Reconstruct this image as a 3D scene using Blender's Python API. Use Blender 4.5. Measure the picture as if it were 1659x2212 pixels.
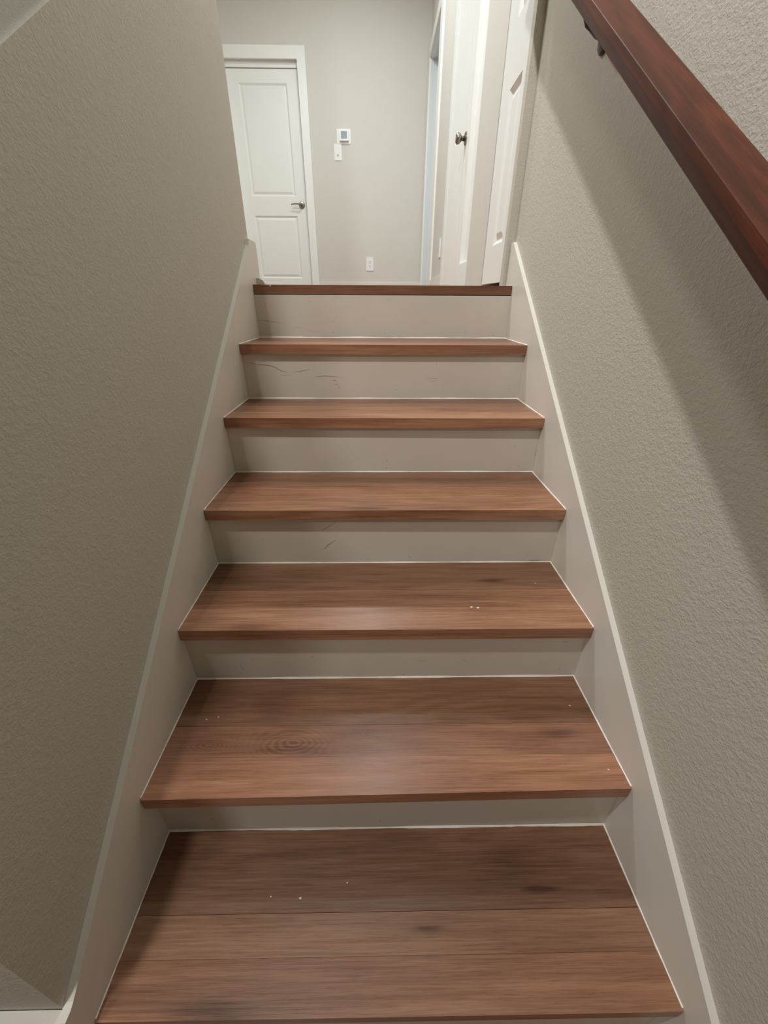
import bpy, bmesh, math, random
from mathutils import Vector, Matrix

for o in list(bpy.data.objects):
    bpy.data.objects.remove(o, do_unlink=True)
SC = bpy.context.scene
COL = SC.collection

# ---------------------------------------------------------------- camera
FPX = 849.05
cam_d = bpy.data.cameras.new('camera')
cam_d.sensor_fit = 'VERTICAL'
cam_d.sensor_height = 24.0
cam_d.lens = FPX * 24.0 / 2212.0
cam_d.clip_start = 0.02
cam = bpy.data.objects.new('camera', cam_d)
COL.objects.link(cam)
PITCH, YAW, ROLL = 0.4953818, -0.0169087, 0.0054852
cy, sy = math.cos(YAW), math.sin(YAW)
cp, sp = math.cos(PITCH), math.sin(PITCH)
fwd = Vector((-sy * cp, cy * cp, -sp))
rgt = Vector((cy, sy, 0))
upv = rgt.cross(fwd)
cr, sr = math.cos(ROLL), math.sin(ROLL)
r2 = cr * rgt + sr * upv
u2 = -sr * rgt + cr * upv
M = Matrix.Identity(4)
for i in range(3):
    M[i][0] = r2[i]; M[i][1] = u2[i]; M[i][2] = -fwd[i]
M[0][3], M[1][3], M[2][3] = -0.0221, 0.0829, 1.2803
cam.matrix_world = M
SC.camera = cam

# ---------------------------------------------------------------- exposure, world, lamps
SC.view_settings.view_transform = 'Standard'
SC.view_settings.look = 'None'
SC.view_settings.gamma = 1.0
SC.view_settings.use_curve_mapping = False
SC.view_settings.exposure = 0.0

world = bpy.data.worlds.new('world')
SC.world = world
world.use_nodes = True
world.node_tree.nodes['Background'].inputs[0].default_value = (0.9, 0.95, 1.0, 1)
world.node_tree.nodes['Background'].inputs[1].default_value = 0.02

def disk_lamp(name, loc, watts, size, color=(1, 0.95, 0.87)):
    d = bpy.data.lights.new(name, 'AREA')
    d.shape = 'DISK'; d.size = size; d.energy = watts; d.color = color
    o = bpy.data.objects.new(name, d)
    o.location = loc
    COL.objects.link(o)
    return o

def spot_lamp(name, loc, aim, watts, size, color, cone):
    d = bpy.data.lights.new(name, 'SPOT')
    d.shadow_soft_size = size / 2; d.energy = watts; d.color = color
    d.spot_size = math.radians(cone); d.spot_blend = 1.0
    o = bpy.data.objects.new(name, d)
    o.location = loc
    o.rotation_euler = (Vector(aim) - Vector(loc)).to_track_quat('-Z', 'Y').to_euler()
    COL.objects.link(o)
    return o
spot_lamp('stairwell_light', (-0.728, -0.01, 4.035), (0.5, 2.3, 1.1), 240, 0.10, (1.0, 0.99, 0.97), 110)
disk_lamp('hall_light', (-0.25, 4.2, 4.04), 23, 0.2, (0.955, 1.0, 0.995))
disk_lamp('landing_light', (-1.15, 2.75, 4.04), 36, 0.2, (0.955, 1.0, 0.995))
disk_lamp('stairhead_fill', (-0.08, 2.45, 4.04), 15, 0.2, (0.955, 1.0, 0.995))  # added fill, brightens the left skirt top and the tread sheen
disk_lamp('lower_fill', (-1.7, -1.7, 3.4), 36, 0.5, (1.0, 0.985, 0.955))  # added soft fill behind the camera, lifts right wall and risers

# ---------------------------------------------------------------- dimensions
H = 0.19            # rise
R = 0.26407         # run
OV = 0.0145         # nosing overhang
T = 0.032           # nosing drop
S = H / R
L = 7 * H           # upper floor level
HW = 0.510          # half width between skirt boards
WX = 0.524          # wall planes
CEIL = 4.07
YB = 5.68           # far wall of the hall
YE = 1.975          # end of the right stair wall

# ---------------------------------------------------------------- materials
def sl(c):
    return tuple((v / 12.92 if v <= 0.04045 else ((v + 0.055) / 1.055) ** 2.4) for v in [x / 255 for x in c])

def new_mat(name):
    m = bpy.data.materials.new(name)
    m.use_nodes = True
    nt = m.node_tree
    return m, nt, nt.nodes['Principled BSDF']

class N:
    """tiny node helper"""
    def __init__(s, nt): s.nt = nt
    def add(s, typ, **kw):
        n = s.nt.nodes.new(typ)
        for k, v in kw.items(): setattr(n, k, v)
        return n
    def link(s, a, b): s.nt.links.new(a, b)
    def math(s, op, a, b=None, c=None):
        n = s.add('ShaderNodeMath', operation=op)
        for i, v in enumerate((a, b, c)):
            if v is None: continue
            if isinstance(v, (int, float)): n.inputs[i].default_value = v
            else: s.link(v, n.inputs[i])
        return n.outputs[0]
    def noise(s, vec, scale, detail=3, rough=0.5, dist=0.0):
        n = s.add('ShaderNodeTexNoise')
        n.inputs['Scale'].default_value = scale
        n.inputs['Detail'].default_value = detail
        n.inputs['Roughness'].default_value = rough
        n.inputs['Distortion'].default_value = dist
        s.link(vec, n.inputs['Vector'])
        return n.outputs['Fac']
    def ramp(s, fac, stops):
        n = s.add('ShaderNodeValToRGB')
        el = n.color_ramp.elements
        while len(el) < len(stops): el.new(0.5)
        for e, (p, c) in zip(el, stops):
            e.position = p; e.color = (*c, 1)
        s.link(fac, n.inputs[0])
        return n.outputs[0]
    def mix(s, mode, fac, a, b):
        n = s.add('ShaderNodeMix', data_type='RGBA', blend_type=mode)
        if isinstance(fac, (int, float)): n.inputs[0].default_value = fac
        else: s.link(fac, n.inputs[0])
        for i, v in ((6, a), (7, b)):
            if isinstance(v, tuple): n.inputs[i].default_value = (*v, 1)
            else: s.link(v, n.inputs[i])
        return n.outputs[2]
    def maprange(s, v, a, b, c, d):
        n = s.add('ShaderNodeMapRange')
        s.link(v, n.inputs[0])
        for i, x in enumerate((a, b, c, d)): n.inputs[i + 1].default_value = x
        return n.outputs[0]

def paint(name, rgb, rough=0.5, bump=0.0, scale=90.0, dist=0.002, mott=0.03, stretch=(1, 1, 1)):
    m, nt, b = new_mat(name)
    g = N(nt)
    tc = g.add('ShaderNodeNewGeometry').outputs['Position']
    c = sl(rgb)
    mot = g.noise(tc, 6.0, 4, 0.6)
    f = g.maprange(mot, 0.3, 0.7, 1 - mott, 1 + mott)
    mul = g.add('ShaderNodeVectorMath', operation='SCALE')
    mul.inputs[0].default_value = c
    g.link(f, mul.inputs['Scale'])
    g.link(mul.outputs[0], b.inputs['Base Color'])
    b.inputs['Roughness'].default_value = rough
    if bump > 0:
        mp = g.add('ShaderNodeMapping')
        mp.inputs['Scale'].default_value = stretch
        g.link(tc, mp.inputs['Vector'])
        n1 = g.noise(mp.outputs[0], scale, 2.5, 0.55, 0.6)
        n2 = g.noise(mp.outputs[0], scale * 0.42, 2, 0.5, 0.3)
        bl = g.maprange(n1, 0.44, 0.62, 0.0, 1.0)
        bl2 = g.maprange(n2, 0.42, 0.66, 0.0, 1.0)
        h = g.math('ADD', g.math('MULTIPLY', bl, 0.6), g.math('MULTIPLY', bl2, 0.7))
        bp = g.add('ShaderNodeBump')
        bp.inputs['Strength'].default_value = bump
        bp.inputs['Distance'].default_value = dist
        g.link(h, bp.inputs['Height'])
        g.link(bp.outputs[0], b.inputs['Normal'])
    return m

WALL = paint('textured_greige_wall_paint', (200, 196, 184), 0.72, 0.5, 210, 0.0011, 0.012)
HALLW = paint('smooth_greige_wall_paint', (212, 210, 203), 0.6, 0.06, 90, 0.001, 0.01)
TRIMW = paint('white_trim_paint', (228, 223, 214), 0.34, 0.05, 45, 0.0006, 0.02)
RISERM = paint('off_white_riser_paint', (212, 204, 192), 0.42, 0.05, 40, 0.0006, 0.03)
DOORW = paint('white_door_paint', (240, 241, 238), 0.35, 0.03, 60, 0.0005, 0.01)
CEILM = paint('ceiling_paint', (205, 202, 195), 0.8, 0.3, 110, 0.0015, 0.01)
CAULK = paint('white_caulk', (250, 246, 236), 0.45, 0.3, 200, 0.001, 0.02)
PLAST = paint('white_plastic', (240, 240, 240), 0.3, 0, 1, 1, 0.005)
SCREEN = paint('grey_blue_lcd', (130, 152, 162), 0.15, 0, 1, 1, 0.02)
DARK = paint('dark_gap', (40, 36, 32), 0.7, 0, 1, 1, 0.02)
SCUFF = paint('scuff_grey', (118, 108, 98), 0.6, 0, 1, 1, 0.1)
DIRT = paint('reddish_smudge', (190, 176, 163), 0.6, 0, 1, 1, 0.1)
CRUMB = paint('plaster_crumb', (235, 225, 210), 0.8, 0, 1, 1, 0.05)

def metal(name, rgb, rough):
    m, nt, b = new_mat(name)
    g = N(nt)
    tc = g.add('ShaderNodeNewGeometry').outputs['Position']
    f = g.noise(tc, 300, 2)
    b.inputs['Base Color'].default_value = (*sl(rgb), 1)
    b.inputs['Metallic'].default_value = 1.0
    g.link(g.maprange(f, 0.3, 0.7, rough * 0.8, rough * 1.2), b.inputs['Roughness'])
    return m
NICKEL = metal('brushed_nickel', (150, 144, 136), 0.28)
BLACKM = paint('black_bracket_metal', (34, 31, 31), 0.38, 0, 1, 1, 0.02)

WOODS = 0
def wood(name, dark, mid, light, seed=0.0, knots=(), rough=0.31, gs=1.0, axis='x', spec=0.5, figure=0.35, finek=0.55):
    """procedural laminate oak: grain runs along local x of the world (axis='x') or along the stair slope."""
    m, nt, b = new_mat(name)
    g = N(nt)
    pos = g.add('ShaderNodeNewGeometry').outputs['Position']
    if axis == 'slope':
        mp0 = g.add('ShaderNodeMapping', vector_type='POINT')
        mp0.inputs['Rotation'].default_value = (-math.atan(S), 0, 0)
        g.link(pos, mp0.inputs['Vector'])
        mp1 = g.add('ShaderNodeMapping')
        mp1.inputs['Rotation'].default_value = (0, 0, math.radians(90))
        g.link(mp0.outputs[0], mp1.inputs['Vector'])
        pos = mp1.outputs[0]
    def stretched(sx, sq, off):
        mp = g.add('ShaderNodeMapping')
        mp.inputs['Location'].default_value = (off + seed * 3.17, seed * 1.7 + off, seed * 2.3)
        mp.inputs['Scale'].default_value = (sx, sq, sq)
        g.link(pos, mp.inputs['Vector'])
        return mp.outputs[0]
    broad = g.noise(stretched(1.1 * gs, 9 * gs, 0.0), 1.0, 3, 0.55, 0.4)
    figv = g.noise(stretched(0.9 * gs, 7 * gs, 5.0), 1.0, 2, 0.45, 0.25)
    fine = g.noise(stretched(6, 260, 2.0), 1.0, 5, 0.68)
    pores = g.noise(stretched(22, 620, 9.0), 1.0, 2, 0.5)
    ringf = g.math('SINE', g.math('MULTIPLY', figv, 70.0))
    v = g.math('ADD', g.math('ADD', g.math('MULTIPLY', broad, 0.6), 0.215), g.math('MULTIPLY', ringf, 0.035 * figure / 0.35))
    kdark = None
    for (kx, ky, rx, ry, stg, rings) in knots:
        vm = g.add('ShaderNodeMapping')
        vm.inputs['Location'].default_value = (-kx / rx, -ky / ry, 0)
        vm.inputs['Scale'].default_value = (1 / rx, 1 / ry, 0.0)
        g.link(pos, vm.inputs['Vector'])
        ln = g.add('ShaderNodeVectorMath', operation='LENGTH')
        g.link(vm.outputs[0], ln.inputs[0])
        dst = g.math('ADD', ln.outputs['Value'], g.math('MULTIPLY', g.math('SUBTRACT', g.noise(stretched(3.5, 16, kx), 1.0, 2), 0.5), 1.5))
        fall = g.math('POWER', 2.718, g.math('MULTIPLY', g.math('POWER', g.math('ABSOLUTE', dst), 2.0), -1.1))
        amp = g.math('MULTIPLY', fall, -0.22 * stg)
        if rings:
            rg = g.math('MULTIPLY', g.math('SINE', g.math('MULTIPLY', dst, 34.0 * rings)), g.math('MULTIPLY', fall, 0.085 * stg))
            amp = g.math('ADD', g.math('MULTIPLY', amp, 0.55), rg)
        v = g.math('ADD', v, amp)
    v = g.math('ADD', v, g.math('MULTIPLY', g.math('SUBTRACT', fine, 0.5), finek))
    col = g.ramp(v, [(0.22, sl(dark)), (0.5, sl(mid)), (0.78, sl(light))])
    pf = g.maprange(pores, 0.5, 0.7, 1.04, 0.8)
    sc = g.add('ShaderNodeVectorMath', operation='SCALE')
    g.link(col, sc.inputs[0]); g.link(pf, sc.inputs['Scale'])
    g.link(sc.outputs[0], b.inputs['Base Color'])
    g.link(g.maprange(fine, 0.3, 0.7, rough - 0.05, rough + 0.08), b.inputs['Roughness'])
    b.inputs['Specular IOR Level'].default_value = spec
    bp = g.add('ShaderNodeBump')
    bp.inputs['Strength'].default_value = 0.25
    bp.inputs['Distance'].default_value = 0.0005
    g.link(g.math('ADD', fine, g.math('MULTIPLY', pores, 0.5)), bp.inputs['Height'])
    g.link(bp.outputs[0], b.inputs['Normal'])
    return m

def tone(rgb, k, red=0):
    return tuple(max(0, min(255, v * k + (red if i == 0 else -red * 0.3))) for i, v in enumerate(rgb))
WD, WM, WL = (86, 55, 38), (138, 98, 73), (172, 130, 101)

# ---------------------------------------------------------------- mesh helpers
def finish(name, bm, mat, parent=None, origin=None, bevel=0.0, seg=1, smooth=False):
    if bevel > 0:
        ed = [e for e in bm.edges if len(e.link_faces) == 2 and e.calc_face_angle(0) > 0.5]
        bmesh.ops.bevel(bm, geom=ed, offset=bevel, segments=seg, affect='EDGES', profile=0.5)
    bmesh.ops.recalc_face_normals(bm, faces=bm.faces)
    if origin is None:
        xs = [v.co.x for v in bm.verts]; ys = [v.co.y for v in bm.verts]; zs = [v.co.z for v in bm.verts]
        origin = Vector(((min(xs) + max(xs)) / 2, (min(ys) + max(ys)) / 2, min(zs)))
    origin = Vector(origin)
    bmesh.ops.translate(bm, verts=bm.verts, vec=-origin)
    me = bpy.data.meshes.new(name)
    bm.to_mesh(me); bm.free()
    if smooth:
        for p in me.polygons: p.use_smooth = True
    me.materials.append(mat)
    o = bpy.data.objects.new(name, me)
    COL.objects.link(o)
    wo = Vector((0, 0, 0))
    if parent is not None:
        o.parent = parent
        wo = Vector(parent['wo'])
    o.location = origin - wo
    o['wo'] = list(origin)
    return o

def empty(name, loc, parent=None):
    o = bpy.data.objects.new(name, None)
    o.empty_display_size = 0.1
    COL.objects.link(o)
    wo = Vector((0, 0, 0))
    if parent is not None:
        o.parent = parent; wo = Vector(parent['wo'])
    o.location = Vector(loc) - wo
    o['wo'] = list(loc)
    return o

def tag(o, label, cat, group=None):
    o['label'] = label; o['category'] = cat
    if group: o['group'] = group
    return o

def structure(o, label=None):
    o['kind'] = 'structure'
    if label: o['label'] = label
    return o

def add_prism(bm, pts, axis, a, b):
    """polygon pts extruded between a and b along the axis ('x','y','z')."""
    def P(u, v, w):
        return {'x': (w, u, v), 'y': (u, w, v), 'z': (u, v, w)}[axis]
    lo = [bm.verts.new(P(u, v, a)) for u, v in pts]
    hi = [bm.verts.new(P(u, v, b)) for u, v in pts]
    n = len(pts)
    bm.faces.new(lo); bm.faces.new(list(reversed(hi)))
    for i in range(n):
        bm.faces.new((lo[i], hi[i], hi[(i + 1) % n], lo[(i + 1) % n]))

def prism(pts, axis, a, b):
    bm = bmesh.new(); add_prism(bm, pts, axis, a, b); return bm

def box(x0, x1, y0, y1, z0, z1):
    return prism([(x0, y0), (x1, y0), (x1, y1), (x0, y1)], 'z', z0, z1)

def add_box(bm, x0, x1, y0, y1, z0, z1):
    add_prism(bm, [(x0, y0), (x1, y0), (x1, y1), (x0, y1)], 'z', z0, z1)

def add_tube(bm, pts, rad, n=12, cap=True):
    """swept tube; rad is a number or a list."""
    pts = [Vector(p) for p in pts]
    rads = rad if isinstance(rad, (list, tuple)) else [rad] * len(pts)
    rings = []
    ref = None
    for i, p in enumerate(pts):
        d = (pts[min(i + 1, len(pts) - 1)] - pts[max(i - 1, 0)]).normalized()
        if ref is None:
            ref = Vector((0, 0, 1)) if abs(d.z) < 0.9 else Vector((1, 0, 0))
        a = (ref - d * ref.dot(d)).normalized()
        ref = a
        b = d.cross(a)
        rings.append([bm.verts.new(p + rads[i] * (math.cos(2 * math.pi * k / n) * a + math.sin(2 * math.pi * k / n) * b)) for k in range(n)])
    for r0, r1 in zip(rings, rings[1:]):
        for k in range(n):
            bm.faces.new((r0[k], r0[(k + 1) % n], r1[(k + 1) % n], r1[k]))
    if cap:
        bm.faces.new(rings[0]); bm.faces.new(list(reversed(rings[-1])))

def add_disc(bm, c, axis, prof, n=28):
    """lathe: prof = [(distance along axis, radius)]"""
    c = Vector(c); ax = Vector(axis).normalized()
    a = Vector((0, 0, 1)) if abs(ax.z) < 0.9 else Vector((1, 0, 0))
    a = (a - ax * a.dot(ax)).normalized(); b = ax.cross(a)
    rings = []
    for t, r in prof:
        rings.append([bm.verts.new(c + ax * t + max(r, 1e-4) * (math.cos(2 * math.pi * k / n) * a + math.sin(2 * math.pi * k / n) * b)) for k in range(n)])
    for r0, r1 in zip(rings, rings[1:]):
        for k in range(n):
            bm.faces.new((r0[k], r0[(k + 1) % n], r1[(k + 1) % n], r1[k]))
    bm.faces.new(rings[0]); bm.faces.new(list(reversed(rings[-1])))

# ---------------------------------------------------------------- the setting
KH = 0.967                                   # sloped top of the left wall above the nosing line
KT = 0.12
LW_END = 1.93
structure(finish('wall_left', prism([(0.264, -0.2), (LW_END, -0.2), (LW_END, KH + S * LW_END), (0.264, KH + S * 0.264)], 'x', -WX - KT, -WX),
                 WALL, bevel=0.004, seg=2), 'textured greige wall on the left of the stairs with a sloping top')
structure(finish('wall_right', box(WX, WX + 0.14, -4.5, YE, -0.2, CEIL), WALL, bevel=0.003, seg=2),
          'textured greige wall on the right of the stairs behind the handrail')
structure(finish('wall_back', prism([(-2.3, L), (-1.565, L), (-1.565, L + 2.049), (-0.82, L + 2.049), (-0.82, L), (WX + 0.3, L), (WX + 0.3, CEIL), (-2.3, CEIL)], 'y', YB, YB + 0.12), HALLW),
          'smooth pale hall wall facing the stairs')
structure(finish('wall_far_left', box(-4.12, -4.0, -4.5, 1.80, -0.2, CEIL), WALL), 'greige wall of the stairwell beyond the sloping wall')
structure(finish('wall_hall_left', box(-2.42, -2.3, 1.9, YB + 0.12, L - 0.25, CEIL), HALLW))
structure(finish('wall_stair_return', box(-4.12, -WX - KT, 1.80, 1.93, -0.2, CEIL), WALL))
structure(finish('shade_slab_left', prism([(0.25, 2.2 + S * 0.25), (1.80, 2.2 + S * 1.80), (1.80, 2.36 + S * 1.80), (0.25, 2.36 + S * 0.25)], 'x', -1.7, -0.607), CEILM), 'added sloping slab out of view that shades the top of the left wall')  # added slab, keeps the stairwell lamp off the left wall's sloping top
structure(finish('wall_front', box(-4.12, WX + 0.14, -4.62, -4.5, -0.2, CEIL), WALL))
structure(finish('ceiling', box(-4.12, WX + 0.9, -4.62, YB + 0.12, CEIL, CEIL + 0.1), CEILM))
FLW = wood('floor_boards_wood', tone(WD, 1), WM, WL, 40)
structure(finish('floor_lower', box(-4.0, WX, -4.5, R * 1 + OV, -0.22, 0.0), FLW), 'lower floor at the foot of the stairs')
structure(finish('floor_shaft', box(-4.0, -WX - KT, R + OV, 1.80, -0.22, 0.0), FLW))
structure(finish('floor_upper', box(-2.3, WX + 0.9, 1.93, YB, L - 0.25, L - 0.002), FLW), 'upper landing floor at the head of the stairs')
structure(finish('wall_right_closet', box(WX + 0.75, WX + 0.87, YE, YB + 0.12, L, CEIL), HALLW))

# hall right wall: piers between the doors, header above them
WH = 0.512                                   # hall wall plane
CX = 0.494                                   # casing / door leaf plane
HEADZ = L + 2.049
structure(finish('wall_hall_right', box(CX + 0.003, WX + 0.12, 2.46, 2.775, L, HEADZ), HALLW), 'narrow pale wall strip between the two closet doors on the right')
structure(finish('wall_hall_right', box(WH, WX + 0.12, 3.86, 4.79, L, HEADZ), HALLW), 'pale wall with an outlet before the far doorway')
structure(finish('wall_hall_right_head', box(WH, WX + 0.12, YE, YB, HEADZ, CEIL), HALLW))
structure(finish('wall_hall_right', box(WH, WX + 0.12, 5.60, YB, L, HEADZ), HALLW))

# baseboards
def baseboard(name, pts_box, label=None):
    x0, x1, y0, y1, z0, z1 = pts_box
    o = finish(name, box(*pts_box), TRIMW, bevel=0.003, seg=2)
    return structure(o, label)
baseboard('baseboard_back', (-0.735, WH, YB - 0.014, YB, L, L + 0.135), 'white baseboard along the far hall wall')
baseboard('baseboard_right', (WH - 0.014, WH, 3.88, 4.62, L, L + 0.125), 'white baseboard on the right hall wall before the far doorway')
# baseboard wrapping the foot of the left wall
bm = prism([(-WX - KT - 0.014, 0.249), (-WX + 0.0005, 0.249), (-WX + 0.0005, 0.2628), (-WX - KT - 0.014, 0.2628)], 'z', 0.0, 0.289)
structure(finish('baseboard_front', bm, TRIMW, bevel=0.002, seg=2), 'white baseboard wrapping the end of the left wall at the foot of the stairs')

# ---------------------------------------------------------------- staircase
stair = empty('staircase', (0, R, 0))
tag(stair, 'staircase with brown wood-look treads, white risers and white side skirt boards', 'staircase')

# skirt boards
SKL = 0.099
bm = prism([(0.249, -0.1), (1.987, 1.0), (1.987, L + 0.146), (1.979, L + 0.1485), (1.892, L + 0.1505), (1.880, S * 1.880 + SKL + 0.008), (0.270, S * 0.270 + SKL), (0.262, 0.2895), (0.249, 0.289)], 'x', -WX + 0.0003, -HW)
sk = finish('skirt_board', bm, TRIMW, stair, bevel=0.0012, seg=1)
sk['label'] = 'left skirt board ending in a short level piece on the landing'
SKR = 0.089
bm = prism([(-0.25, -0.2), (0.2645, -0.1), (1.955, 1.0), (1.955, L + 0.150), (1.942, L + 0.152), (1.93, S * 1.93 + SKR + 0.003), (0.2, S * 0.2 + SKR), (-0.25, S * -0.25 + SKR)], 'x', HW, WX - 0.0003)
sk = finish('skirt_board', bm, TRIMW, stair, bevel=0.0012, seg=1)
sk['label'] = 'right skirt board with a bright top edge'

rnd = random.Random(7)
# per tread: (front left y offset, front right y offset), joints, tone (nosing, middle, back), knots
KN = {
    (1, 'b'): [(0.2566, 0.22, 0.06, 0.018, 0.7, 0), (0.3801, 0.2064, 0.05, 0.015, 0.6, 0), (0.3194, 0.1648, 0.032, 0.005, 1.7, 0)],
    (1, 'm'): [(0.0722, 0.1082, 0.03, 0.0045, 1.5, 0)],
    (1, 'n'): [(-0.30, 0.012, 0.09, 0.02, 1.0, 0)],
    (2, 'm'): [(-0.2185, 0.1027, 0.088, 0.034, 1.0, 1), (-0.41, 0.101, 0.06, 0.026, 0.7, 1), (-0.05, 0.120, 0.06, 0.016, 0.6, 1), (0.40, 0.117, 0.05, 0.014, 0.9, 0)],
    (3, 'b'): [(0.3063, 0.1884, 0.035, 0.007, 1.3, 0)],
    (3, 'n'): [(-0.352, 0.012, 0.07, 0.016, 1.1, 0)],
    (4, 'm'): [(0.40, 0.1085, 0.26, 0.02, 0.8, 1)],
    (4, 'n'): [(-0.0514, 0.012, 0.07, 0.012, 0.9, 0)],
    (4, 'b'): [(-0.4704, 0.2032, 0.02, 0.006, 1.2, 0)],
}
TREADS = {
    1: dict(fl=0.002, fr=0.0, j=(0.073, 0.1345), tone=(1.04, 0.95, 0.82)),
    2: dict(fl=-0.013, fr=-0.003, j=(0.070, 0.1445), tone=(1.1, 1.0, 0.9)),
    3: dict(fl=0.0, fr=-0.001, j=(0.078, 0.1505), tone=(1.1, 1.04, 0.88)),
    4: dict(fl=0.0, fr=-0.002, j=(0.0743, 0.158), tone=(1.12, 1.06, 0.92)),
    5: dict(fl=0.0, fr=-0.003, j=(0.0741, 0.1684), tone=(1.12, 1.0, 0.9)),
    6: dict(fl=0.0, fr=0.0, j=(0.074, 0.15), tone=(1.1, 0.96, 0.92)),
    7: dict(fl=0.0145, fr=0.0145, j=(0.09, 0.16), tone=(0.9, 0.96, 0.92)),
}
PT = 0.012
def tread_wood(k, part, tn):
    kn = [(x, k * R + y, rx, ry, s_, r_) for (x, y, rx, ry, s_, r_) in KN.get((k, part), [])]
    red = rnd.uniform(-1, 3)
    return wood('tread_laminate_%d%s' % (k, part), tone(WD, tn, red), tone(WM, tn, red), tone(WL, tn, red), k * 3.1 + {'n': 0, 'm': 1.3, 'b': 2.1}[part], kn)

for k in range(1, 8):
    td = TREADS[k]
    z = k * H; y0 = k * R
    g = 0.0012
    yl, yr = y0 + td['fl'], y0 + td['fr']
    j1, j2 = y0 + td['j'][0], y0 + td['j'][1]
    yb = y0 + R + OV - 0.0005 if k < 7 else 1.93
    # substrate of the tread
    sub = finish('tread', box(-HW + g, HW - g, j1 + 0.0006, yb + (0.012 if k < 7 else 0), z - T + 0.002, z - PT), RISERM, stair)
    # nosing board, full depth at the front
    nb = finish('nosing_board', prism([(-HW + g, yl), (HW - g, yr), (HW - g, j1 - 0.0002), (-HW + g, j1 - 0.0002)], 'z', z - T, z),
                tread_wood(k, 'n', td['tone'][0]), sub, bevel=0.0014, seg=2)
    # two planks behind, each a hair apart
    step = 0.0011 if k == 1 else 0.0006
    finish('plank', prism([(-HW + g + 0.001, j1 + 0.0004), (HW - g - 0.001, j1 + 0.0004), (HW - g - 0.001, j2 - 0.0003), (-HW + g + 0.001, j2 - 0.0003)], 'z', z - PT, z - step),
           tread_wood(k, 'm', td['tone'][1]), sub, bevel=0.0005)
    finish('plank', prism([(-HW + g + 0.001, j2 + 0.0003), (HW - g - 0.001, j2 + 0.0003), (HW - g - 0.001, yb), (-HW + g + 0.001, yb)], 'z', z - PT, z - step * 0.6),
           tread_wood(k, 'b', td['tone'][2]), sub, bevel=0.0005)
    # caulk along the riser foot and both skirts
    if k < 7:
        th = {1: 0.0042, 2: 0.0038, 3: 0.003, 4: 0.003, 5: 0.0032, 6: 0.0038}[k]
        bm = bmesh.new()
        n = 60
        prev = None
        for i in range(n + 1):
            x = -HW + 2 * HW * i / n
            w = th * (0.8 + 0.3 * rnd.random() + 0.25 * math.sin(i * 0.35 + k))
            yk = y0 + R + OV
            cur = [bm.verts.new((x, yk + 0.002, z - 0.003)), bm.verts.new((x, yk - w * 0.6, z - 0.0002)), bm.verts.new((x, yk - 0.0006, z + w)), bm.verts.new((x, yk + 0.002, z + w))]
            if prev:
                for a in range(4):
                    bm.faces.new((prev[a], cur[a], cur[(a + 1) % 4], prev[(a + 1) % 4]))
            else:
                bm.faces.new(list(reversed(cur)))
            prev = cur
        bm.faces.new(prev)
        finish('caulk_line', bm, CAULK, sub)
        for sgn in (-1, 1):
            bm = bmesh.new(); prev = None
            n = 26
            for i in range(n + 1):
                y = (yl if sgn < 0 else yr) + 0.004 + (yb - (yl if sgn < 0 else yr) - 0.004) * i / n
                w = (0.0022 if sgn > 0 else 0.0018) * (0.75 + 0.5 * rnd.random())
                X = sgn * HW
                cur = [bm.verts.new((X + sgn * 0.001, y, z - 0.003)), bm.verts.new((X - sgn * w * 0.9, y, z - 0.001)), bm.verts.new((X - sgn * w * 0.6, y, z + w * 0.5)), bm.verts.new((X + sgn * 0.0004, y, z + w)), ]
                if prev:
                    for a in range(4):
                        bm.faces.new((prev[a], cur[a], cur[(a + 1) % 4], prev[(a + 1) % 4]))
                else:
                    bm.faces.new(list(reversed(cur)))
                prev = cur
            bm.faces.new(prev)
            finish('caulk_line', bm, CAULK, sub)

# risers with their marks
SC_LINES = {
    7: [([(-0.5085, 0.0651), (-0.4809, 0.0627), (-0.4475, 0.0593), (-0.4098, 0.0533)], 1.0), ([(-0.3618, 0.0406), (-0.3378, 0.0355)], 0.7),
        ([(-0.3099, 0.0289), (-0.2876, 0.0222)], 0.9), ([(-0.2128, 0.0551), (-0.2011, 0.0618)], 0.7), ([(0.4574, 0.152), (0.4591, 0.139)], 0.8)],
    6: [([(-0.5082, 0.1275), (-0.4529, 0.121), (-0.413, 0.1173), (-0.3937, 0.1101), (-0.3748, 0.099), (-0.3525, 0.0932)], 1.1),
        ([(-0.3765, 0.0844), (-0.3434, 0.0835)], 0.9), ([(-0.3268, 0.0957), (-0.3036, 0.0982), (-0.2725, 0.1051)], 1.0),
        ([(-0.2491, 0.0788), (-0.218, 0.0818), (-0.1643, 0.078)], 1.1), ([(-0.1923, 0.1265), (-0.175, 0.1189)], 0.6),
        ([(0.1635, 0.0748), (0.1999, 0.0739)], 0.9), ([(0.1771, 0.0639), (0.1927, 0.0639)], 0.8)],
    5: [([(0.5075, 0.0566), (0.5085, 0.0784)], 1.2)],
    4: [([(-0.1871, 0.1139), (-0.1721, 0.1256), (-0.1427, 0.1443)], 0.9), ([(-0.1854, 0.0488), (-0.1718, 0.0652), (-0.1481, 0.0813)], 1.3),
        ([(0.43, 0.02), (0.434, 0.032)], 0.7), ([(0.4444, 0.0055), (0.4724, 0.0055), (0.4724, 0.012)], 1.2)],
    3: [([(-0.3877, 0.0532), (-0.3783, 0.0328)], 0.9), ([(0.1988, 0.0673), (0.2147, 0.0566)], 0.9), ([(0.0811, 0.0661), (0.1034, 0.0616)], 0.7), ([(0.4538, 0.1273), (0.4662, 0.1281)], 0.8)],
}
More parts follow.
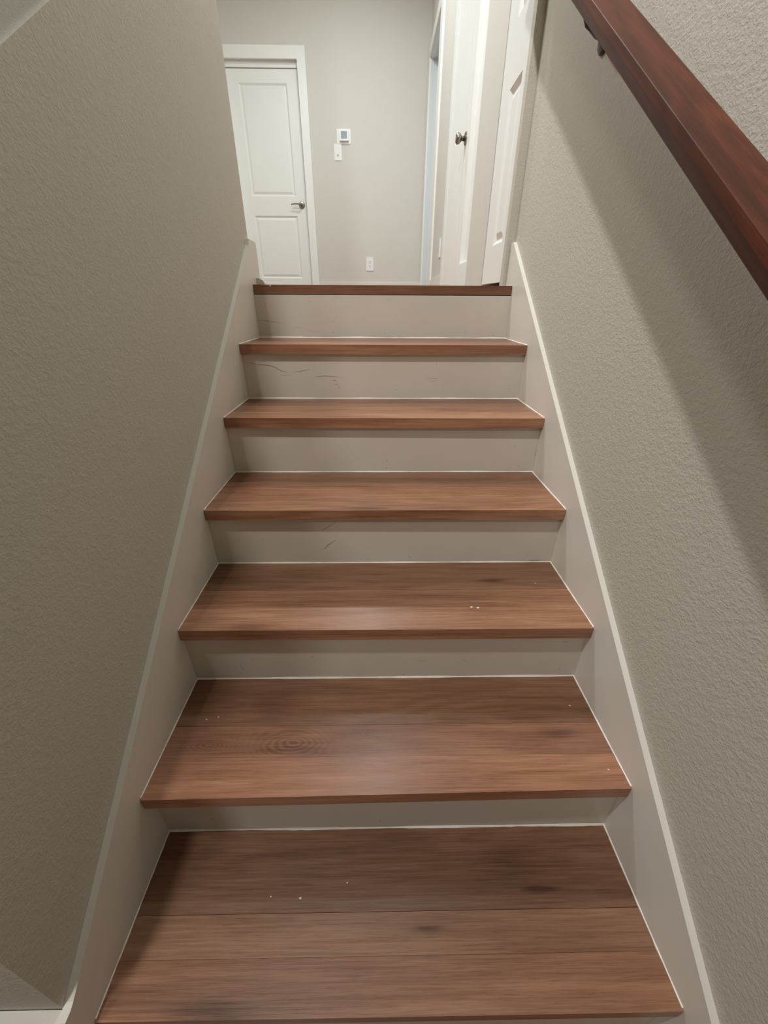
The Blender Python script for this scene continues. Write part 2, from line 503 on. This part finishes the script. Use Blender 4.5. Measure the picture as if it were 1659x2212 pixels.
HOLES = {
    7: [(-0.2052, 0.0199), (0.0059, 0.0191), (0.0225, 0.1399), (-0.4976, 0.1109), (0.4574, 0.0111), (0.3378, 0.0196), (-0.2942, 0.1325), (-0.5047, 0.0151)],
    6: [(0.0468, 0.0328), (0.4739, 0.0369), (-0.4658, 0.018), (0.1923, 0.1238)],
    5: [(0.0066, 0.0415), (0.0068, 0.0137), (-0.4919, 0.0238), (0.4595, 0.0209), (0.4347, 0.0901)],
    4: [(-0.4521, 0.013), (0.0739, 0.02)],
    3: [(-0.1943, 0.0822), (-0.451, 0.0093), (0.466, 0.0267), (0.0459, 0.01), (0.0457, 0.0112)],
    2: [(-0.4, 0.05), (-0.02, 0.03)],
}
SMUDGE = {6: [(-0.183, 0.066, 0.006, 0.004), (-0.176, 0.052, 0.006, 0.003), (-0.168, 0.040, 0.003, 0.005)]}
for k in range(1, 8):
    ry = k * R + OV
    top = k * H - (T - 0.002) + (0.004 if k < 7 else 0.0)
    rs = finish('riser', box(-HW + 0.0004, HW - 0.0004, ry, ry + 0.011 if k < 7 else ry + 0.04, (k - 1) * H - (0.010 if k > 1 else 0.0), top - 0.0045), RISERM, stair)
    zb = (k - 1) * H
    for pts, w in SC_LINES.get(k, []):
        bm = bmesh.new(); prev = None
        m = len(pts)
        for i, (x, zz) in enumerate(pts):
            a = Vector(pts[max(0, i - 1)]); b = Vector(pts[min(m - 1, i + 1)])
            d = (b - a).normalized(); nrm = Vector((-d.y, d.x))
            hw = 0.0006 * w * (0.35 if i in (0, m - 1) else 1.0)
            cur = [bm.verts.new((x + nrm.x * hw, ry - 0.0003, zb + zz + nrm.y * hw)), bm.verts.new((x - nrm.x * hw, ry - 0.0003, zb + zz - nrm.y * hw)), bm.verts.new((x, ry + 0.0003, zb + zz))]
            if prev:
                for q in range(3):
                    bm.faces.new((prev[q], cur[q], cur[(q + 1) % 3], prev[(q + 1) % 3]))
            else: bm.faces.new(cur)
            prev = cur
        bm.faces.new(prev)
        finish('scuff_mark', bm, SCUFF, rs)
    for (x, zz) in HOLES.get(k, []):
        bm = bmesh.new(); add_disc(bm, (x, ry + 0.0003, zb + zz), (0, -1, 0), [(0, 0.0012), (0.0005, 0.0011)], 8)
        finish('nail_hole', bm, DARK, rs)
    for (x, zz, a, b) in SMUDGE.get(k, []):
        bm = bmesh.new()
        add_disc(bm, (0, ry + 0.0002, 0), (0, -1, 0), [(0, 1), (0.0003, 0.98)], 16)
        for i, v in enumerate(bm.verts):
            w = 1 + 0.15 * math.sin((i % 16) * 0.8 + a * 900)
            v.co.x = x + v.co.x * a * w; v.co.z = zb + zz + v.co.z * b * w
        finish('smudge', bm, DIRT, rs)

# ---------------------------------------------------------------- crumbs on the treads
CR = [(3, 0.2224, 0.0772, 0.0035), (3, 0.2391, 0.0744, 0.0035), (3, 0.4267, 0.1748, 0.0018), (2, -0.4407, 0.1623, 0.0022), (2, -0.4136, 0.1681, 0.0022),
      (2, 0.4615, 0.1895, 0.002), (2, 0.4797, 0.0355, 0.002), (1, -0.1851, 0.1568, 0.0026), (1, -0.2469, 0.1602, 0.0015), (1, -0.0899, 0.1803, 0.0016), (4, -0.4471, 0.006, 0.002)]
CRL = ['larger white plaster crumb on the third tread', 'white plaster crumb beside the larger one on the third tread', 'tiny pale crumb near the right back of the third tread',
       'left one of two white specks on the second tread', 'right one of two white specks on the second tread', 'pale speck at the back right of the second tread',
       'pale speck at the front right of the second tread', 'white fleck in the middle left of the lowest tread', 'tiny fleck left of the white one on the lowest tread',
       'small fleck behind the others on the lowest tread', 'pale splinter on the front left edge of the fourth tread']
for (k, x, y, s_), lb in zip(CR, CRL):
    bm = bmesh.new()
    bmesh.ops.create_icosphere(bm, subdivisions=1, radius=s_)
    for v in bm.verts:
        v.co = Vector((v.co.x * 1.2, v.co.y * 0.8, v.co.z * 0.5)) * rnd.uniform(0.75, 1.2)
    mz = min(v.co.z for v in bm.verts)
    for v in bm.verts: v.co += Vector((x, k * R + y, k * H - mz - 0.0012))
    tag(finish('plaster_crumb', bm, CRUMB), lb, 'debris', 'plaster crumbs on the treads')

# ---------------------------------------------------------------- handrail
rail = empty('handrail', (0.44, 0.0, 0.89))
tag(rail, 'reddish brown wooden handrail on black brackets along the right wall', 'handrail')
RW = wood('stained_rail_wood', (48, 20, 11), (88, 42, 24), (120, 63, 37), 11.0, (), 0.5, 1.3, 'slope', 0.25, 0.6, 0.55)
prof = [(0.475, 0.908), (0.473, 0.9145), (0.470, 0.9155), (0.3988, 0.9155), (0.3975, 0.9150), (0.397, 0.9138), (0.397, 0.8985), (0.3985, 0.895), (0.409, 0.872), (0.414, 0.867), (0.462, 0.866), (0.472, 0.872), (0.475, 0.88)]
bm = bmesh.new()
ya, yb = -1.0, 1.93
lo = [bm.verts.new((x, ya, h + S * ya)) for x, h in prof]
hi = [bm.verts.new((x, yb, h + S * yb)) for x, h in prof]
bm.faces.new(lo); bm.faces.new(list(reversed(hi)))
for i in range(len(prof)):
    bm.faces.new((lo[i], hi[i], hi[(i + 1) % len(prof)], lo[(i + 1) % len(prof)]))
finish('rail', bm, RW, rail)
for yc in (1.435, 0.05, -0.75):
    zc = 0.80 + S * yc
    br = bmesh.new()
    add_disc(br, (WX, yc, zc), (-1, 0, 0), [(0, 0.030), (0.004, 0.030), (0.008, 0.026), (0.012, 0.014)], 28)
    b_ = finish('bracket', br, BLACKM, rail, smooth=False)
    arm = bmesh.new()
    top = 0.866 + S * yc
    add_tube(arm, [(WX - 0.010, yc, zc), (WX - 0.03, yc - 0.016, zc - 0.002), (WX - 0.050, yc - 0.034, zc + 0.001), (WX - 0.064, yc - 0.042, zc + 0.004), (WX - 0.072, yc - 0.046, zc + 0.014), (WX - 0.078, yc - 0.046, top - 0.046 * S - 0.003)],
             [0.008, 0.008, 0.0085, 0.0085, 0.008, 0.0075], 14)
    finish('bracket_arm', arm, BLACKM, b_, smooth=True)
    pl = bmesh.new()
    ym = yc - 0.046; top -= 0.046 * S
    add_prism(pl, [(ym - 0.03, top - 0.0035 - S * 0.03), (ym + 0.03, top - 0.0035 + S * 0.03), (ym + 0.03, top + S * 0.03), (ym - 0.03, top - S * 0.03)], 'x', WX - 0.09, WX - 0.066)
    finish('bracket_plate', pl, BLACKM, b_)

# ---------------------------------------------------------------- panelled doors
def panel_ring(bm, u0, u1, v0, v1, P, depth=0.012, w=0.036):
    """recessed border + raised field of a moulded door panel. P(u,v,d) -> world, d positive is INTO the door."""
    def ring(i, d):
        return [bm.verts.new(P(*c, d)) for c in ((u0 + i, v0 + i), (u1 - i, v0 + i), (u1 - i, v1 - i), (u0 + i, v1 - i))]
    rs = [ring(0, 0), ring(w * 0.45, depth), ring(w * 0.55, depth), ring(w * 1.15, depth * 0.25)]
    for a, b in zip(rs, rs[1:]):
        for k in range(4):
            bm.faces.new((a[k], a[(k + 1) % 4], b[(k + 1) % 4], b[k]))
    bm.faces.new(rs[-1])
    return rs[0]

def door_leaf(bm, U0, U1, V0, V1, panels, P, thick=0.035):
    """front face cut around the panels (grid of quads), back and sides."""
    us = sorted({U0, U1, *[p[0] for p in panels], *[p[1] for p in panels]})
    vs = sorted({V0, V1, *[p[2] for p in panels], *[p[3] for p in panels]})
    def inside(u, v): return any(p[0] < u < p[1] and p[2] < v < p[3] for p in panels)
    for a, b in zip(us, us[1:]):
        for c, d in zip(vs, vs[1:]):
            if not inside((a + b) / 2, (c + d) / 2):
                bm.faces.new([bm.verts.new(P(u, v, 0)) for u, v in ((a, c), (b, c), (b, d), (a, d))])
    for p in panels: panel_ring(bm, *p, P)
    c4 = [(U0, V0), (U1, V0), (U1, V1), (U0, V1)]
    f = [bm.verts.new(P(u, v, 0)) for u, v in c4]; bk = [bm.verts.new(P(u, v, thick)) for u, v in c4]
    for k in range(4): bm.faces.new((f[k], f[(k + 1) % 4], bk[(k + 1) % 4], bk[k]))
    bm.faces.new(bk)
    bmesh.ops.remove_doubles(bm, verts=bm.verts, dist=1e-5)

def lever(parent, c, out, along, mirror=1):
    """round rose, neck and lever arm. out = away from the door, along = lever direction."""
    c = Vector(c); out = Vector(out); al = Vector(along)
    bm = bmesh.new()
    add_disc(bm, c, out, [(0, 0.033), (0.006, 0.033), (0.010, 0.029), (0.012, 0.018)], 32)
    rose = finish('door_handle', bm, NICKEL, parent, smooth=False)
    bm = bmesh.new()
    add_tube(bm, [c + out * 0.010, c + out * 0.030, c + out * 0.046, c + out * 0.052 + al * 0.010], [0.0105, 0.0095, 0.0095, 0.009], 14)
    add_tube(bm, [c + out * 0.050 + al * 0.0, c + out * 0.053 + al * 0.02, c + out * 0.052 + al * 0.045 + Vector((0, 0, 0.0035)), c + out * 0.050 + al * 0.08 + Vector((0, 0, 0.003)), c + out * 0.049 + al * 0.115 - Vector((0, 0, 0.001))],
             [0.0095, 0.008, 0.0068, 0.0062, 0.0058], 14)
    finish('lever', bm, NICKEL, rose, smooth=True)
    return rose

# door_1: far wall, two panels, lever on the right
DX0, DX1, DTOP = -1.562, -0.832, L + 2.0
DY = YB + 0.05
P1 = lambda u, v, d: (u, DY + d, v)
bm = bmesh.new()
door_leaf(bm, DX0, DX1, L + 0.01, DTOP, [(-1.445, -0.947, L + 0.175, L + 0.797), (-1.445, -0.947, L + 0.975, L + 1.897)], P1)
d1 = finish('door_1', bm, DOORW)
structure(d1, 'white two-panel door with lever handle in the far wall')
lever(d1, (-0.886, DY, L + 0.898), (0, -1, 0), (-1, 0, 0))
bm = bmesh.new()
add_box(bm, -0.82, -0.735, YB - 0.018, YB, L, L + 2.142)
add_box(bm, -1.65, -1.565, YB - 0.018, YB, L, L + 2.142)
add_box(bm, -1.565, -0.82, YB - 0.018, YB, L + 2.049, L + 2.142)
structure(finish('trim_1', bm, DOORW), 'flat white casing around the far door')
bm = bmesh.new()
add_box(bm, -1.565, -0.82, YB + 0.034, YB + 0.12, L + 2.004, L + 2.049)
add_box(bm, -0.8215, -0.82, YB, YB + 0.12, L, L + 2.003)
add_box(bm, -1.565, -1.5635, YB, YB + 0.12, L, L + 2.003)
structure(finish('trim_2', bm, DOORW), 'white head jamb above the far door')

# door_2: first leaf on the right
P2 = lambda u, v, d: (CX + 0.002 + d, u, v)
bm = bmesh.new()
door_leaf(bm, 2.003, 2.336, L + 0.018, HEADZ - 0.004, [(2.052, 2.208, L + 0.165, L + 0.672), (2.052, 2.208, L + 0.862, L + 1.88)], P2)
d2 = finish('door_2', bm, DOORW)
structure(d2, 'nearest white two-panel closet door on the right of the hall')
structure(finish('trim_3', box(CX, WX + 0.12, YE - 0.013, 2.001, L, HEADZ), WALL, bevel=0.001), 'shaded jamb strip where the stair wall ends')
structure(finish('trim_4', box(CX + 0.0015, WX + 0.12, 2.350, 2.458, L, HEADZ), HALLW), 'pale jamb strip behind the nearest closet door')

# door_3: second leaf, one tall flat panel and a knob at its far edge
P3 = lambda u, v, d: (0.500 + d, u, v)
bm = bmesh.new()
add_box(bm, 0.500, 0.540, 2.78, 2.80, L + 0.012, HEADZ - 0.004)
add_box(bm, 0.500, 0.540, 3.035, 3.180, L + 0.012, HEADZ - 0.004)
add_box(bm, 0.500, 0.540, 2.80, 3.035, L + 0.012, L + 0.15)
add_box(bm, 0.500, 0.540, 2.80, 3.035, L + 1.90, HEADZ - 0.004)
add_box(bm, 0.524, 0.540, 2.80, 3.035, L + 0.15, L + 1.90)
d3 = finish('door_3', bm, DOORW)
structure(d3, 'narrow white closet door with one tall panel and a nickel knob')
bm = bmesh.new()
kc = Vector((0.500, 3.150, L + 0.785))
add_disc(bm, kc, (-1, 0, 0), [(0, 0.031), (0.006, 0.031), (0.010, 0.024)], 28)
kr = finish('door_handle', bm, NICKEL, d3)
bm = bmesh.new()
add_disc(bm, kc, (-1, 0, 0), [(0.008, 0.013), (0.024, 0.011), (0.032, 0.018), (0.040, 0.026), (0.052, 0.027), (0.060, 0.020), (0.062, 0.006)], 24)
finish('knob', bm, NICKEL, kr, smooth=True)

# door_4: plain leaf seen edge-on beyond it, with casing
bm = bmesh.new()
door_leaf(bm, 3.186, 3.76, L + 0.012, HEADZ - 0.004, [], P3)
structure(finish('door_4', bm, DOORW), 'plain white door seen at a slant beyond the knob')
structure(finish('trim_5', box(CX, WH + 0.03, 3.765, 3.86, L, HEADZ + 0.09), DOORW, bevel=0.002), 'white casing edge beside the outlet wall')

# far doorway on the right: casings, jamb, door inside
bm = bmesh.new()
add_box(bm, WH - 0.016, WH, 4.64, 4.80, L, HEADZ + 0.09)
add_box(bm, WH - 0.016, WH, 5.60, 5.665, L, HEADZ + 0.09)
add_box(bm, WH - 0.016, WH, 4.80, 5.60, HEADZ, HEADZ + 0.09)
structure(finish('trim_6', bm, DOORW, bevel=0.002), 'white casing of the far doorway in the corner')
bm = bmesh.new()
add_box(bm, WH, WH + 0.14, 5.588, 5.605, L, HEADZ)
add_box(bm, WH, WH + 0.14, 4.792, 4.805, L, HEADZ)
add_box(bm, WH + 0.045, WH + 0.08, 5.576, 5.588, L, HEADZ)
add_box(bm, WH, WH + 0.14, 4.805, 5.588, HEADZ - 0.015, HEADZ)
structure(finish('trim_7', bm, paint('bluish_light_jamb_paint', (216, 222, 224), 0.3, 0, 1, 1, 0.01)), 'white jamb inside the far doorway, bluish light painted in')  # bluish light on the jamb is put into its colour
P5 = lambda u, v, d: (WH + 0.082 + d, u, v)
bm = bmesh.new()
door_leaf(bm, 4.81, 5.575, L + 0.012, HEADZ - 0.018, [(4.92, 5.46, L + 0.17, L + 0.79), (4.92, 5.46, L + 0.97, L + 1.9)], P5)
structure(finish('door_5', bm, DOORW), 'white door inside the far doorway')

# ---------------------------------------------------------------- wall fittings
th = empty('thermostat', (-0.378, YB, L + 1.42))
tag(th, 'square white thermostat with grey-blue screen on the far wall', 'thermostat')
finish('wall_plate', box(-0.452, -0.305, YB - 0.006, YB, L + 1.419, L + 1.537), PLAST, th, bevel=0.003, seg=2)
bd = finish('body', box(-0.421, -0.326, YB - 0.034, YB - 0.006, L + 1.437, L + 1.527), PLAST, th, bevel=0.003, seg=2)
finish('screen', box(-0.405, -0.342, YB - 0.0348, YB - 0.0335, L + 1.452, L + 1.512), SCREEN, bd)

sw = empty('light_switch', (-0.446, YB, L + 1.281))
tag(sw, 'white toggle light switch just below the thermostat', 'light switch')
finish('cover_plate', box(-0.487, -0.406, YB - 0.006, YB, L + 1.281, L + 1.4175), PLAST, sw, bevel=0.0025, seg=2)
bm = prism([(YB - 0.005, L + 1.336), (YB - 0.020, L + 1.325), (YB - 0.022, L + 1.334), (YB - 0.005, L + 1.368)], 'x', -0.4530, -0.4400)
finish('toggle', bm, PLAST, sw)
for zz in (1.300, 1.399):
    bm = bmesh.new(); add_disc(bm, (-0.4465, YB - 0.0055, L + zz), (0, -1, 0), [(0, 0.003), (0.0012, 0.0026)], 10)
    finish('screw', bm, PLAST, sw)

def outlet(root_loc, P, label):
    o = empty('wall_outlet', root_loc); tag(o, label, 'outlet')
    def B(u0, u1, v0, v1, d0, d1, name, mat, par, bev=0.0):
        bm = bmesh.new()
        c = [bm.verts.new(P(u, v, d)) for d in (d0, d1) for u, v in ((u0, v0), (u1, v0), (u1, v1), (u0, v1))]
        bm.faces.new(c[:4]); bm.faces.new(list(reversed(c[4:])))
        for i in range(4): bm.faces.new((c[i], c[4 + i], c[4 + (i + 1) % 4], c[(i + 1) % 4]))
        return finish(name, bm, mat, par, bevel=bev, seg=2)
    B(-0.0435, 0.0435, -0.069, 0.069, 0.0, 0.006, 'cover_plate', PLAST, o, 0.0025)
    for vz in (0.022, -0.022):
        s_ = B(-0.017, 0.017, vz - 0.015, vz + 0.015, 0.0055, 0.0078, 'socket', PLAST, o, 0.002)
        for uu in (-0.0065, 0.0065):
            B(uu - 0.0013, uu + 0.0013, vz + 0.001, vz + 0.009, 0.0070, 0.0081, 'slot', DARK, s_)
        B(-0.003, 0.003, vz - 0.010, vz - 0.004, 0.0070, 0.0081, 'slot', DARK, s_)
    return o
outlet((-0.114, YB, L + 0.257), lambda u, v, d: (-0.114 + u, YB - d, L + 0.326 + v), 'white wall outlet low on the far wall')
outlet((WH, 4.10, L + 0.27), lambda u, v, d: (WH - d, 4.10 + u, L + 0.340 + v), 'white outlet on the right hall wall, seen nearly edge-on')

# small things at the head of the stairs
bm = bmesh.new()
pr = [(-HW + 0.001, L), (-0.478, L), (-0.480, L + 0.008), (-0.486, L + 0.0165), (-0.496, L + 0.0225), (-HW + 0.001, L + 0.025)]
add_prism(bm, pr, 'y', 1.93, 1.96)
qr = finish('quarter_round_offcut', bm, TRIMW)
tag(qr, 'short offcut of quarter-round moulding against the left skirt on the landing', 'moulding')
bm = box(-0.444, -0.440, 7 * R + OV - 0.0025, 7 * R + OV + 0.001, L - 0.006, L + 0.0015)
tag(finish('plaster_crumb', bm, CRUMB), 'white fleck stuck on the top nosing near its left end', 'debris', 'plaster crumbs on the treads')

for o in bpy.data.objects:
    if 'wo' in o: del o['wo']
